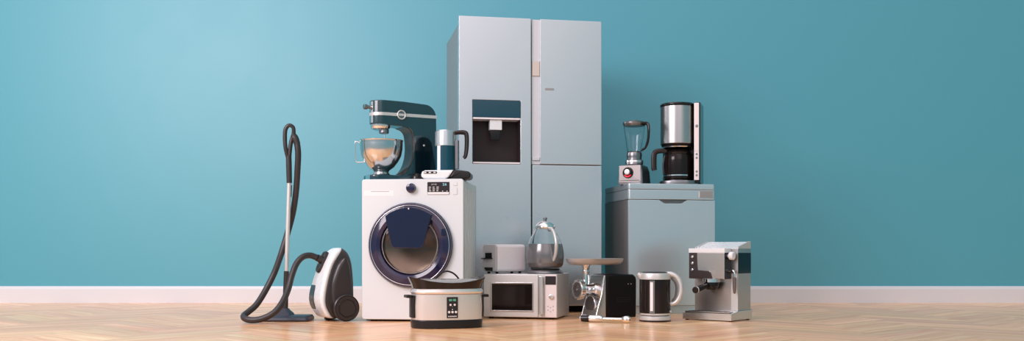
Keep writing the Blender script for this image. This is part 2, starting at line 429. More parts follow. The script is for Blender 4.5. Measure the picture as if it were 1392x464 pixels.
# door
C0 = (dcx, 0, dcz)
door = B().lathe([(.232,0),(R0-.004,0),(R0,-.006),(R0,-.022),(R0-.004,-.030),(R0-.008,-.032),(.232,-.030),(.200,-.040),(.180,-.034),(.172,-.020),(.170,.02),(.23,.02),(.232,0)], C0, 'y', 96).make('door', 'navy', washer, ang=30)
B().torus(.166, .0028, (dcx, -.026, dcz), 'y', 96).make('glass_seal', 'grey', door)
B().torus(.2365, .0022, (dcx, -.032, dcz), 'y', 96).make('chrome_ring', 'chrome', door)
B().lathe([(R0+.0015,0),(R0+.0035,-.003),(R0+.0035,-.014),(R0,-.018)], C0, 'y', 96).make('outer_rim', 'navy', door)
B().lathe([(0,-.050),(.05,-.049),(.10,-.045),(.145,-.037),(.172,-.026),(.172,-.023),(.145,-.034),(.10,-.042),(.05,-.046),(0,-.047)], C0, 'y', 64).make('door_window', 'door_glass', door)
dr = B().lathe([(.228,.03),(.228,.17),(.20,.19),(.12,.20),(.118,.19),(.06,.20),(0,.205)], C0, 'y', 64).make('drum', 'drum', washer)
B().lathe([(.23,.0),(.20,.012),(.176,.03),(.17,.06),(.19,.065),(.228,.04)], C0, 'y', 64).make('door_gasket', 'grey', washer)
for a in (25, 145, 265):
    t = math.radians(a); d = Vector((math.cos(t), 0, math.sin(t))); e = Vector((-d.z, 0, d.x)); c = Vector(C0)
    b = B(); rr_ = []
    for y in (.06, .185): rr_.append([c + Vector((0,y,0)) + d*r_ + e*w_ for r_, w_ in ((.227,-.035),(.17,-.012),(.165,0),(.17,.012),(.227,.035))])
    b.loft(rr_).make('drum_paddle', 'light_grey', dr)
tr = [(WA.u(526.8),WA.z(527,296)),(WA.u(534.5),WA.z(535,333)),(WA.u(536.5),WA.z(535,336.5)),(WA.u(540),WA.z(539,338)),(WA.u(573),WA.z(573,338)),(WA.u(576.5),WA.z(578,336.5)),(WA.u(578.5),WA.z(578,333)),(WA.u(588),WA.z(588,297))]
tr += [(dcx + .226*math.cos(math.radians(a)), dcz + .226*math.sin(math.radians(a))) for a in range(52, 129, 4)]
ht = B().prism(tr, -.064, -.030, 'y', .004).make('add_hatch', 'navy_d', door)
B().box(WA.u(557.6), WA.u(559), -.066, -.06, WA.z(558,285.5), WA.z(558,283.5)).make('hatch_mark', 'print', ht)
B().box(WA.u(601), WA.u(607), -.042, -.030, WA.z(604,321), WA.z(604,311), .004).make('door_catch', 'navy_d', door)

# ------------------------------------------------------------------ dishwasher
DW = Face(.7728, 6.68, math.radians(10))
dish = thing('dishwasher', 'waist-high silver dishwasher carrying the blender and the coffee maker', 'dishwasher', (DW.x, DW.y, 0), DW.th)
W = DW.u(972); HT = DW.z(854.5, 249.3)
za, zb, zc = DW.z(854.5,257.4), DW.z(854.5,270.9), DW.z(930,415.5)
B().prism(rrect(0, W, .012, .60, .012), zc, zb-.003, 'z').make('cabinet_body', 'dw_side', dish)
B().prism(rrect(0, W, 0, .60, .014), za+.002, HT, 'z', .004).make('top_lid', 'dw_front', dish)
cp = B().prism(rrect(0, W, 0, .60, .014), zb, za, 'z', .003).make('control_band', 'dw_front', dish)
B().box(DW.u(951), DW.u(969), -.0015, .005, DW.z(960,269.5), DW.z(960,259.8), .001).make('display', 'warm_display', cp)
B().box(DW.u(950), DW.u(951), -.002, .005, DW.z(950,269), DW.z(950,260.5), .0004).make('display_mark', 'print', cp)
n0, n1, n2, n3 = DW.u(896), DW.u(903), DW.u(927), DW.u(934)
ztop, znot = zb-.003, DW.z(917, 276.8)
dd = B().prism([(0,zc),(W,zc),(W,ztop),(n3,ztop),(n2,znot),(n1,znot),(n0,ztop),(0,ztop)], 0, .022, 'y', .003).make('door', 'dw_front', dish)
B().box(n0, n3, .012, .02, znot-.005, ztop).make('grip_recess', 'grip_teal', dd)
B().box(.004, W-.004, .030, .58, .0, zc-.003).make('plinth', 'dw_front', dish)

# ------------------------------------------------------------------ microwave
MW = Face(.2735 - .4512, 6.16 + .1125, math.radians(-14))
micro = thing('microwave_oven', 'silver microwave oven on the floor carrying the white toaster and glass kettle', 'microwave', (MW.x, MW.y, 0), MW.th)
W = .465; HT = .278
B().box(0, W, .018, .40, .010, HT, .004).make('cabinet_body', 'silverp', micro)
for x in (.03, W-.05):
    for y in (.04, .36): B().cyl(.014, 0, .011, (x+.01, y, 0)).make('foot', 'black_m', micro)
xa, xb = MW.u(668.5), MW.u(723.8); ze, zf = MW.z(696,422.5), MW.z(696,386)
d = B().slab_hole(.002, MW.u(731.5), .014, HT-.002, xa, xb, ze, zf, 0, .018).make('door', 'silverp', micro, bev=.003)
B().slab_hole(xa-.010, xb+.008, ze-.008, zf+.008, xa+.001, xb-.001, ze+.001, zf-.001, -.0035, .004).make('window_frame', 'steel', d, bev=.0015)
B().box(xa, xb, .004, .012, ze, zf).make('window', 'micro_glass', d)
B().prism(rrect(MW.u(733), MW.u(739.2), -.024, -.006, .006), .03, HT-.012, 'z', .003).box(MW.u(733.8), MW.u(738.5), -.012, .004, .045, .06).box(MW.u(733.8), MW.u(738.5), -.012, .004, HT-.045, HT-.03).make('door_handle', 'steel', d)
pn = B().box(MW.u(740.5), W-.001, -.001, .018, .014, HT-.002, .002).make('control_panel', 'pinkish', micro)
B().box(MW.u(731.8), MW.u(740.2), .004, .018, .014, HT-.002, .001).make('door_post', 'silverp', micro)
B().box(MW.u(741.3), MW.u(755.8), -.003, .002, MW.z(749,387.5), MW.z(749,375.8), .001).make('display', 'screen', pn)
B().cyl(.015, -.014, 0, (MW.u(749.7), 0, MW.z(749,403.8)), 'y', e=.003).make('dial', 'steel', pn)
for px, py in ((745,417),(748.5,418.5),(752,417),(745,422),(748.5,424),(752,422)):
    B().cyl(.0035, -.003, .001, (MW.u(px), 0, MW.z(px,py)), 'y', n=14).make('button', 'grey', pn)

# ------------------------------------------------------------------ toaster (on the microwave)
th = math.radians(44)
T = thing('toaster', 'white toaster with grey end panel on top of the microwave', 'toaster', (-.099, 6.305, .278), th)
L_, Wd, Ht = .262, .125, .186
out = rrect(0, Wd, .012, Ht, .022, 5)
B().prism(out, .012, L_, 'x', .012).make('body', 'offwhite', T)
ep = B().prism(rrect(.002, Wd-.002, .014, Ht-.002, .020, 5), -.002, .016, 'x', .004).make('end_panel', 'light_grey', T)
B().box(-.0045, 0, .038, .098, .095, .132, .001).make('lever_slot', 'black_m', ep)
B().box(-.022, 0, .030, .118, .092, .099, .002).make('lever', 'black_g', ep)
B().prism([(.03,.018),(.085,.018),(.10,.040),(.03,.040)], -.012, 0, 'x', .001).make('browning_dial', 'black_g', ep)
B().box(-.0028, 0, .04, .098, .139, .142).make('printed_line', 'grey_line', ep)
B().box(-.0028, 0, .083, .087, .07, .085).box(-.0028, 0, .074, .077, .07, .085).make('printed_line', 'grey_line', ep)
for y in (.035, .082): B().box(.04, L_-.035, y, y+.018, Ht-.002, Ht+.0012, .0005).make('bread_slot', 'black_m', T)
for x in (.03, L_-.03):
    for y in (.025, Wd-.025): B().cyl(.009, 0, .013, (x, y, 0), n=16).make('foot', 'black_m', T)

# ------------------------------------------------------------------ glass kettle (on the microwave)
K = thing('glass_kettle', 'round smoked glass kettle with domed chrome lid on the microwave', 'kettle', (.2105, 6.40, .278))
B().lathe([(0,0),(.113,0),(.117,.006),(.112,.014),(.098,.026),(.090,.032),(0,.032)]).make('power_base', 'dark_steel', K)
B().lathe([(0,.036),(.094,.036),(.105,.042),(.112,.055),(.1165,.068),(.1145,.070),(0,.070)]).make('heater_foot', 'brown_metal', K)
B().lathe([(.1165,.068),(.1195,.095),(.1195,.125),(.116,.155),(.1085,.187),(.106,.187),(.1135,.155),(.1165,.125),(.1165,.095),(.114,.068)]).make('lower_glass', 'smoke', K)
B().cyl(.106, .184, .188).make('water_surface', 'smoke', K)
B().lathe([(.1085,.187),(.099,.213),(.085,.242),(.070,.268),(.058,.288),(.0555,.288),(.0675,.267),(.0825,.241),(.0965,.212),(.106,.187)]).make('upper_glass', 'glass', K)
ld = B().lathe([(0,.284),(.060,.284),(.064,.290),(.064,.298),(.058,.310),(.042,.324),(.020,.333),(0,.335)]).make('lid', 'chrome', K)
B().lathe([(0,.333),(.008,.333),(.008,.340),(.013,.344),(.013,.352),(.009,.357),(0,.358)]).make('lid_knob', 'dark_steel', ld)
d = Vector((.42,-.907,0))
pts = [d*r_ + Vector((0,0,z)) for r_, z in ((.052,.276),(.080,.283),(.118,.262),(.146,.222),(.155,.180),(.146,.130),(.128,.098),(.117,.086))]
B().tube(pts, [.009,.011,.012,.012,.012,.011,.010,.009], 14, 6, flat=(1,1.3)).make('handle', 'silverp', K)

# ------------------------------------------------------------------ slow cooker
SCO = thing('slow_cooker', 'oval silver slow cooker with black lid rim on the floor before the washing machine', 'slow cooker', (-.361, 5.56, 0), math.radians(18))
def el(a, b, z, e=2.7, n=64): return [(x, y, z) for x, y in superell(a, b, e, n)]
B().loft([el(.190,.118,0), el(.196,.124,.004), el(.198,.126,.040), el(.194,.122,.047)]).make('base', 'black', SCO)
bd = B().loft([el(.190,.119,.046), el(.196,.125,.048), el(.197,.126,.12), el(.194,.124,.184), el(.188,.118,.188)]).make('body', 'cooker', SCO)
B().loft([el(.190,.120,.186), el(.199,.128,.190), el(.203,.131,.198), el(.199,.128,.206), el(.190,.121,.215)]).make('collar', 'cooker', SCO)
def saddle(a, b, z, k, e=2.7): return [(x, y, z + k*(x/a)**2) for x, y in superell(a, b, e, 64)]
lid = B().loft([saddle(.186,.118,.208,.004), saddle(.190,.121,.214,.006), saddle(.196,.124,.222,.018), saddle(.212,.132,.243,.030), saddle(.213,.133,.248,.032),
                saddle(.206,.127,.249,.030), saddle(.185,.108,.240,.022)]).make('lid_rim', 'black_g', SCO)
B().loft([saddle(.188,.110,.238,.020), saddle(.16,.09,.254,.012), saddle(.12,.066,.263,.006), saddle(.06,.03,.268,.0), ]).make('glass_lid', 'lid_glass', lid)
hp = [(-.073,0,.262),(-.055,0,.282),(-.030,0,.300),(0,0,.309),(.030,0,.302),(.055,0,.284),(.073,0,.262)]
B().tube(hp, .0048, 12, 6, flat=(1,1.7), up=(0,0,1)).make('lid_handle', 'black', lid)
for s_ in (-1, 1):
    q = superell(.1985, .1275, 2.7, 240); q2 = superell(.190, .119, 2.7, 240)
    idx = [k % 240 for k in (range(-13, 14) if s_ > 0 else range(107, 134))]
    o1 = [(q[k][0] + s_*.006, q[k][1]) for k in idx] + [q2[k] for k in reversed(idx)]
    hh = B().loft([[(x,y,z) for x,y in o1] for z in (.058, .180)]).make('side_handle', 'black', SCO, bev=.0012)
    B().prism(rrect(*((.200,.232) if s_ > 0 else (-.232,-.200)), -.045, .045, .008), .166, .181, 'z', .003).make('handle_tab', 'black', hh)
# control panel on the front
yf = -.1275
pn = B().prism(rrect(-.031,.031,.058,.172,.003), yf-.002, yf+.006, 'y', .001).make('control_panel', 'screen', SCO)
text('digits', '88 88', .017, 0, yf-.0024, .155, 'lcd_g', pn)
for x, z, r_ in ((-.011,.130,.0058),(.012,.130,.0058),(-.0005,.105,.0028),(-.019,.091,.0066),(0,.091,.0066),(.019,.091,.0066)):
    B().cyl(r_, -.003, 0, (x, yf-.002, z), 'y', n=18, e=.0005).make('button', 'print', pn)
B().prism([(-.003,.118),(.003,.118),(0,.122)], yf-.003, yf-.001, 'y').make('printed_arrow', 'grey', pn)
b = B()
for k in range(9): b.box(-.024+k*.0054, -.024+k*.0054+.0038, yf-.0028, yf-.0018, .065, .065 + (.006,.005)[k % 2])
b.make('printed_line', 'print', pn)

# ------------------------------------------------------------------ meat grinder
GR = thing('meat_grinder', 'electric meat grinder with black housing, chrome barrel and oval feed tray', 'meat grinder', (.58, 6.30, 0), math.radians(30))
hs = B().prism([(.016,0),(.245,0),(.250,.01),(.252,.235),(.246,.258),(.228,.272),(.10,.278),(.016,.274)], 0, .165, 'y', .016).make('housing', 'black_m', GR, ang=65)
for x in (.180, .203): B().cyl(.0035, -.002, .002, (x, 0, .212), 'y', n=14).make('indicator', 'grey', hs)
for z in (.10,.112,.124): B().box(.09, .20, -.0012, .002, z, z+.003).make('vent_line', 'black', hs)
pr = [(.016,.004),(-.062,.004),(-.066,.012),(-.058,.05),(-.036,.10),(-.020,.15),(-.010,.21),(-.004,.262),(0,.270),(.016,.272)]
fp = B().prism(pr, .006, .160, 'y', .008).make('front_fascia', 'steel', GR)
B().tube([(-.064,.0035,.012),(-.040,.0035,.09),(-.020,.0035,.15),(-.008,.0035,.21),(.0,.0035,.266)], .0055, 10, 5).make('trim_strip', 'chrome', fp)
B().tube([(-.064,.1625,.012),(-.040,.1625,.09),(-.020,.1625,.15),(-.008,.1625,.21),(.0,.1625,.266)], .0055, 10, 5).make('trim_strip', 'chrome', fp)
b = B()
yc, zc2 = .083, .180
def xz_arc(r, k): return None
B().torus(.052, .004, (-.052, yc, .085), 'x', d=None).make('speed_dial_ring', 'chrome', fp)
B().cyl(.048, -.012, .012, (-.046, yc, .085), 'x').make('speed_dial', 'dark_steel', fp)
hd = B().lathe([(0,.02),(.040,.02),(.040,-.03),(.034,-.035),(.033,-.07),(.037,-.08),(.044,-.12),(.047,-.128),(0,-.128)], (0, yc, zc2), 'x').make('barrel', 'chrome', GR)
b = B()
b.lathe([(.050,-.120),(.058,-.120),(.060,-.124),(.060,-.150),(.056,-.154),(.046,-.154),(.046,-.150)], (0, yc, zc2), 'x')
for k in range(12):
    t = 2*PI*k/12; b.cyl(.0075, -.152, -.124, (0, yc + .058*math.cos(t), zc2 + .058*math.sin(t)), 'x', n=10, e=.002)
ring = b.make('ring_nut', 'chrome', GR)
def plate_mat():
    m = mat('perforated_plate', (.22,.21,.21), .4, .7); nt = m.node_tree; bs = nt.nodes['Principled BSDF']
    tc = nt.nodes.new('ShaderNodeTexCoord'); v = nt.nodes.new('ShaderNodeTexVoronoi'); v.inputs['Scale'].default_value = 110; v.inputs['Randomness'].default_value = .3
    r = nt.nodes.new('ShaderNodeValToRGB'); r.color_ramp.elements[0].position = .28; r.color_ramp.elements[0].color = (.012,.01,.01,1)
    r.color_ramp.elements[1].position = .42; r.color_ramp.elements[1].color = (.20,.20,.20,1)
    nt.links.new(tc.outputs['Object'], v.inputs['Vector']); nt.links.new(v.outputs['Distance'], r.inputs[0]); nt.links.new(r.outputs[0], bs.inputs['Base Color'])
    return m
pl = B().cyl(.0475, -.151, -.14, (0, yc, zc2), 'x').make('cutting_plate', plate_mat(), ring)
B().cyl(.007, -.157, -.145, (0, yc, zc2), 'x', n=20, e=.002).make('pin', 'chrome', pl)
B().lathe([(0,.19),(.024,.19),(.021,.215),(.0205,.285),(.023,.290),(.023,.300),(.0205,.304),(.024,.325),(.034,.338),(0,.338)], (-.088, yc, 0)).make('feed_tube', 'chrome', GR)
def tr_el(a, b, z): return [(x - .018, y + yc, z) for x, y in superell(a, b, 2.3, 56)]
B().loft([tr_el(.16,.080,.334), tr_el(.180,.098,.339), tr_el(.190,.108,.352), tr_el(.196,.113,.372), tr_el(.1995,.1165,.374), tr_el(.199,.116,.370), tr_el(.192,.109,.351), tr_el(.182,.099,.343), tr_el(.15,.07,.341)]).make('feed_tray', 'tray_alloy', GR)

# ------------------------------------------------------------------ hand blender on the floor
a_, b_ = Vector((.401, 5.985, 0)), Vector((.694, 5.875, 0)); thw = math.atan2((b_-a_).y, (b_-a_).x)
HB = thing('hand_blender', 'silver and black stick hand blender lying on the floor before the grinder', 'hand blender', (a_.x, a_.y, 0), thw)
zc3 = .0215
B().lathe([(0,0),(.010,.0),(.016,.004),(.0185,.012),(0,.012)], (0,0,zc3), 'x').make('end_cap', 'chrome', HB)
B().lathe([(0,.012),(.0185,.012),(.0205,.03),(.0195,.06),(0,.06)], (0,0,zc3), 'x').make('grip', 'black_g', HB)
B().box(.022,.042,-.004,.004,zc3+.018,zc3+.0225,.001).make('power_button', 'light_grey', HB)
B().lathe([(0,.06),(.0185,.06),(.0205,.066),(.0205,.125),(.017,.140),(.010,.146),(0,.147)], (0,0,zc3), 'x').make('motor_body', 'chrome', HB)
B().lathe([(0,.145),(.0085,.145),(.0085,.262),(0,.262)], (0,0,zc3), 'x', 24).make('shaft', 'chrome', HB)
B().lathe([(.0085,.258),(.014,.264),(.0195,.274),(.0210,.286),(.0200,.297),(.0165,.304),(.012,.306),(.0,.304)], (0,0,zc3), 'x').make('blade_guard', 'chrome', HB)

# ------------------------------------------------------------------ black steel kettle
BK = thing('electric_kettle', 'tall black kettle with silver collar and curved silver handle on the floor', 'kettle', (.857, 6.04, 0))
B().lathe([(0,0),(.093,0),(.094,.003),(.094,.010),(0,.010)]).make('base_foot', 'black', BK)
B().lathe([(0,.010),(.095,.010),(.096,.014),(.095,.028),(.088,.034),(0,.034)]).make('power_base', 'silverp', BK)
B().lathe([(0,.037),(.086,.037),(.090,.040),(.0905,.050),(0,.050)]).make('body_ring', 'silverp', BK)
B().lathe([(0,.050),(.0905,.050),(.0925,.060),(.0925,.254),(0,.254)]).make('body', 'coffee', BK)
col = B().lathe([(.088,.252),(.0945,.252),(.0950,.256),(.094,.278),(.090,.288),(.082,.290),(0,.290)]).make('collar', 'silverp', BK)
B().tube([(-.084,-.01,.268),(-.094,-.012,.279),(-.102,-.013,.288)], [.018,.014,.009], 12, 4).make('spout', 'silverp', BK)
B().lathe([(0,.288),(.078,.288),(.078,.293),(.070,.297),(0,.298)]).make('lid', 'black', BK)
# water gauge on the front-left of the body
ga = math.radians(-90 - 17); gd = Vector((math.cos(ga), math.sin(ga), 0)); gt = Vector((-gd.y, gd.x, 0))
b = B(); c0 = gd*.0935
def gauge(w0, w1, z0, z1, t):
    b = B(); ang = lambda w: ga + w/.093
    r1 = [(math.cos(ang(w0+(w1-w0)*k/4))*(.0925+t), math.sin(ang(w0+(w1-w0)*k/4))*(.0925+t)) for k in range(5)]
    r0 = [(math.cos(ang(w1-(w1-w0)*k/4))*.090, math.sin(ang(w1-(w1-w0)*k/4))*.090) for k in range(5)]
    b.loft([[(x,y,z) for x,y in r1+r0] for z in (z0,z1)]); return b
g = gauge(-.017,.013,.050,.246,.003).make('gauge_frame', 'dark_steel', BK)
gauge(-.013,.003,.066,.236,.005).make('gauge_window', 'offwhite', g)
hpts = [(.060,-.02,.284),(.090,-.028,.284),(.120,-.034,.270),(.141,-.038,.240),(.149,-.040,.205),(.146,-.040,.165),(.132,-.037,.130),(.112,-.032,.110),(.088,-.026,.104)]
B().tube(hpts, [.014,.015,.015,.0145,.014,.014,.0135,.0125,.012], 16, 6).make('handle', 'silverp', BK)
B().tube([(.094,-.02,.262),(.115,-.025,.235),(.124,-.028,.200),(.118,-.026,.150),(.100,-.02,.120)], .006, 10, 5).make('handle_lining', 'brown_metal', BK)
B().box(.075,.092,-.045,-.035,.055,.066,.002).make('power_switch', 'light_grey', BK)

# ------------------------------------------------------------------ espresso machine
the = math.radians(-40)
ES = thing('espresso_machine', 'silver espresso machine with black side band and portafilter at the right end', 'espresso machine', (1.0458, 6.182, 0), the)
BW, BD = .33, .27
bs = B().prism([(0,.006),(BD,.006),(BD,.062),(.105,.062),(.012,.050),(0,.046)], 0, BW, 'x', .003).make('base', 'steel', ES)
B().box(.012, BW-.012, .006, .10, .0500, .0560).make('drip_tray', 'steel_v', bs, tf=None)
for i in range(9): B().box(.03+i*.03, .045+i*.03, .02, .09, .0555, .0575).make('tray_slot', 'black_m', bs)
for x in (.02, BW-.02):
    for y in (.025, BD-.025): B().cyl(.012, 0, .008, (x, y, 0), n=16).make('foot', 'black_m', ES)
bdy = B().box(.025, .320, .105, BD, .06, .437, .003).make('body', 'steel_v', ES)
B().box(.275, .3195, .1035, .107, .064, .285).make('corner_panel', 'silverp', bdy)
B().box(.317, .3225, .107, BD-.001, .285, .410, .001).make('side_band', 'dark_glass', bdy)
hdm = B().box(.03, .27, .03, .11, .252, .410, .003).make('brew_head', 'head_steel', ES)
B().box(.027, .272, .027, .11, .410, .437, .002).make('head_trim', 'white2', hdm)
B().box(.267, .2735, .032, .105, .252, .409, .001).make('side_window', 'dark_glass', hdm)
cpn = B().prism([(.030,.254),(.030,.409),(.083,.409),(.086,.33),(.090,.305),(.165,.300),(.178,.29),(.190,.254)], .0265, .034, 'y', .001).make('control_panel', 'panel_brown', hdm)
for z in (.385, .346, .306): B().cyl(.0085, -.008, .002, (.056, .0265, z), 'y', n=20, e=.002).make('button', 'chrome', cpn)
B().cyl(.005, 0, .012, (.075, .06, .436), n=14, e=.002).make('tray_stud', 'white2', hdm)
# cup warmer lid: a shallow tray whose floor climbs to the back
B().prism([(.11,.436),(.115,.440),(.265,.478),(.27,.478),(.27,.436)], .026, .319, 'x').make('cup_tray', 'white2', ES)
B().prism([(.11,.436),(.11,.446),(.262,.482),(.27,.482),(.27,.436)], .312, .3205, 'x').make('tray_rail', 'silverp', ES)
B().prism([(.11,.436),(.11,.446),(.262,.482),(.27,.482),(.27,.436)], .025, .032, 'x').make('tray_rail', 'silverp', ES)
B().lathe([(0,0),(.010,0),(.010,.012),(.022,.014),(.025,.018),(.025,.036),(.021,.041),(0,.042)], (.272, .067, .392), 'x').make('steam_knob', 'white2', ES)
wd = B().tube([(.272,.078,.300),(.290,.076,.305),(.306,.074,.300),(.312,.074,.285),(.313,.074,.265)], .006, 12, 6).make('steam_wand', 'chrome', ES)
B().lathe([(0,.165),(.005,.165),(.0085,.172),(.0105,.20),(.0105,.262),(0,.265)], (.313, .074, 0)).make('wand_sleeve', 'brown_metal', wd)
gc = (.165, .062)
gh = B().lathe([(0,.232),(.052,.232),(.052,.2525),(0,.2525)], (*gc, 0)).make('group_head', 'chrome', ES)
pf = B().lathe([(0,.185),(.030,.186),(.036,.192),(.040,.205),(.046,.210),(.046,.232),(0,.232)], (*gc, 0)).make('portafilter', 'black_g', ES)
B().tube([(gc[0],gc[1]-.03,.216),(gc[0],gc[1]-.075,.209),(gc[0],gc[1]-.13,.200),(gc[0],gc[1]-.195,.190)], [.013,.014,.018,.020], 18, 6).make('portafilter_handle', 'black_m', pf)
B().lathe([(0,0),(.016,0),(.0195,.003),(.0205,.008),(0,.008)], (gc[0], gc[1]-.2005, .189), d=(0,.99,.10), axis=None).make('handle_cap', 'black_g', pf)
B().lathe([(.015,.008),(.0212,.008),(.0205,.016),(.015,.016)], (gc[0], gc[1]-.2005, .189), d=(0,.99,.10), axis=None).make('handle_ring', 'white2', pf)

# ------------------------------------------------------------------ blender (on the dishwasher)
ZT = DW.z(854.5, 249.3)
BL = thing('blender', 'jug blender with dark-rimmed clear jar and red-lit dial on the dishwasher', 'blender', (.833, 6.86, ZT), math.radians(-27))
def rr3(x0,x1,y0,y1,r,z): return [(x,y,z) for x,y in rrect(x0,x1,y0,y1,r,5)]
w2 = .088
B().loft([rr3(-w2,w2,-.085,.085,.012,0), rr3(-w2,w2,-.087,.085,.014,.02), rr3(-.084,.084,-.085,.082,.016,.09), rr3(-.074,.074,-.077,.074,.02,.125), rr3(-.058,.058,-.060,.058,.03,.137)]).make('motor_base', 'dark_steel', BL)
fp = B().loft([[(x, -.0885, z) for x, z in rrect(-.078,.078,.010,.128,.008,4)], [(x, -.091, z) for x, z in rrect(-.075,.075,.013,.125,.008,4)]], (True, True)).make('front_plate', 'satin_plate', BL, tf=None)
B().box(-.070,.070,-.092,-.089,.024,.027).make('plate_line', 'black', fp)
B().box(-.07,.07,-.0895,-.08,.012,.126).make('plate_backing', 'satin_plate', fp)
B().torus(.032, .006, (-.012,-.093,.078), 'y').make('dial_ring', 'black_g', fp)
B().lathe([(0,-.004),(.030,-.004),(.030,0),(0,0)], (-.012,-.092,.078), 'y').make('dial_back', 'black_g', fp)
B().cyl(.019, -.024, -.003, (-.012,-.092,.082), 'y', e=.003).make('dial_knob', 'silverp', fp)
b = B(); arc = [(-.012+.0262*math.cos(t), -.0975, .078+.0262*math.sin(t)) for t in [math.radians(215 + k*11) for k in range(11)]]
b.tube(arc, .0048, 8, 2).make('dial_light', 'red', fp)
for s_ in (-1,1): B().cyl(.012, .0, .006, (s_*.06,.05,-.0), n=16).make('foot', 'black_m', BL)
B().lathe([(0,.134),(.056,.134),(.060,.140),(.057,.165),(.050,.172),(.049,.190),(.052,.196),(.050,.215),(.047,.222),(0,.222)]).make('collar', 'dark_steel', BL)
B().lathe([(.0605,.150),(.0615,.152),(.0600,.165),(.057,.166)]).make('collar_band', 'steel', BL)
jar = B().lathe([(0,.222),(.046,.222),(.052,.25),(.062,.32),(.072,.39),(.076,.415),(.0735,.415),(.0695,.39),(.0595,.32),(.0495,.252),(.044,.227),(0,.227)]).make('jar', 'glass', BL)
B().lathe([(.0765,.410),(.0785,.414),(.0785,.422),(.075,.424),(.072,.410)]).make('jar_rim', 'dark_steel', BL)
B().lathe([(0,.398),(.070,.400),(.076,.420),(.076,.426),(.070,.430),(.030,.430),(.028,.438),(0,.438)]).make('lid', 'brown_metal', BL)
B().tube([(.066,-.02,.408),(.095,-.03,.412),(.112,-.034,.395),(.114,-.035,.34),(.106,-.033,.285),(.088,-.028,.248),(.056,-.018,.232)], [.010,.010,.010,.009,.009,.008,.007], 12, 6, flat=(1,1.3)).make('handle', 'black_g', BL)

# ------------------------------------------------------------------ coffee maker (on the dishwasher)
CM = thing('coffee_maker', 'tall black and steel filter coffee maker with glass carafe on the dishwasher', 'coffee maker', (1.133, 6.90, ZT), math.radians(-17))
TT = .556
B().prism(superell(.128,.150,3.2,48,.010,.02), 0, .026, 'z', .004).make('base', 'dark_steel', CM)
B().lathe([(0,.026),(.098,.026),(.098,.032),(.092,.034),(0,.034)]).make('hot_plate', 'dark_steel', CM)
B().prism(rrect(-.113,.158,.060,.160,.03), .0, TT-.012, 'z', .004).make('water_tank', 'black_g', CM)
tw = B().prism(rrect(.118,.160,-.060,.150,.008), .010, TT, 'z', .004).make('side_tower', 'black_g', CM)
cs = B().box(.120, .153, -.0635, -.055, .030, TT-.004, .002).make('control_strip', 'pinkish', tw)
for z, r_ in ((.062,.0075),(.088,.0075),(.180,.0075),(.205,.0075),(.395,.010)):
    B().cyl(r_, -.004, 0, (.137,-.0635,z), 'y', n=18, e=.001).make('button', 'dark_steel', cs)
B().box(.121, .1525, -.0642, -.063, .225, .227).make('strip_line', 'grey_line', cs)
dm = B().lathe([(0,.280),(.114,.280),(.116,.284),(.116,.530),(.1155,.534),(0,.534)], n=64).make('brew_drum', 'steel_v', CM)
B().lathe([(0,.534),(.117,.534),(.119,.538),(.119,.548),(.112,.556),(0,.558)], n=64).make('drum_lid', 'black_g', dm)
B().lathe([(0,.262),(.106,.262),(.113,.281),(0,.281)]).make('drum_underside', 'black_m', dm)
B().lathe([(.101,.268),(.104,.264),(.099,.255),(.092,.254)]).make('filter_ring', 'steel', dm)
cf = B().lathe([(0,.035),(.084,.035),(.094,.041),(.097,.055),(.097,.170),(.095,.195),(.086,.213),(0,.213)]).make('carafe', 'coffee', CM)
B().lathe([(.094,.058),(.0985,.060),(.0985,.068),(.094,.070)]).make('carafe_band', 'chrome', cf)
B().lathe([(.081,.208),(.090,.211),(.092,.222),(.080,.238),(.045,.250),(0,.252)]).make('carafe_lid', 'black_g', cf)
B().tube([(-.070,-.062,.226),(-.102,-.080,.232),(-.136,-.096,.222),(-.146,-.10,.190),(-.146,-.10,.120),(-.142,-.098,.098)], [.011,.013,.015,.016,.016,.015], 14, 6, flat=(1,1.5)).make('carafe_handle', 'charcoal', cf)
B().tube([(-.080,-.052,.200),(-.088,-.056,.14),(-.085,-.054,.075)], .007, 10, 5).make('handle_strap', 'charcoal', cf)

# ------------------------------------------------------------------ stand mixer (on the washing machine)
MX = thing('stand_mixer', 'dark teal stand mixer with steel bowl on the washing machine', 'stand mixer', (-.866, 6.15, .85), math.radians(28))
Z = lambda z: z - .85
arc = [(.335+.078*math.cos(math.radians(a)), 1.252+.080*math.sin(math.radians(a))) for a in range(0, 91, 10)]
prof = [(.075,1.1915),(.18,1.186),(.222,1.176),(.243,1.155),(.252,1.12),(.256,1.06),(.250,1.00),(.234,.948),(.208,.908),(.175,.884),
        (.145,.870),(.145,.851),(.437,.851),(.440,.90),(.428,.96),(.418,1.04),(.414,1.14)] + arc + [(.20,1.3395),(.075,1.342)]
mb = B().prism([(x, Z(z)) for x, z in prof], -.066, .066, 'y', .007).make('body', 'teal_g', MX, ang=40)
nose = [(.078,-.066),(.078,.066)] + [(.066+.066*math.cos(math.radians(a)), .066*math.sin(math.radians(a))) for a in range(90, 271, 9)]
B().prism(nose, Z(1.192), Z(1.342), 'z', .010).make('nose', 'teal_g', mb, ang=40)
def nose_arc(a0, a1, r1, z0, z1, n=8):
    q = [math.radians(a0+(a1-a0)*k/n) for k in range(n+1)]
    o1 = [(.066+r1*math.cos(t), r1*math.sin(t)) for t in q] + [(.066+.064*math.cos(t), .064*math.sin(t)) for t in reversed(q)]
    return B().loft([[(x,y,z) for x,y in o1] for z in (z0,z1)])
nose_arc(184, 208, .0668, Z(1.203), Z(1.332)).make('nose_highlight', 'chrome', mb)  # chrome strip modelled in place of the highlight on the rounded teal nose
B().prism(rrect(-.022,.30,-.095,.095,.05,8), 0, .034, 'z', .007).make('base_plate', 'teal_g', MX)
B().prism(rrect(-.0225,.006,-.060,.030,.012,5), .003, .031, 'z', .003).make('base_highlight', 'chrome', MX)  # bright glint at the base's front end, built as a chrome patch
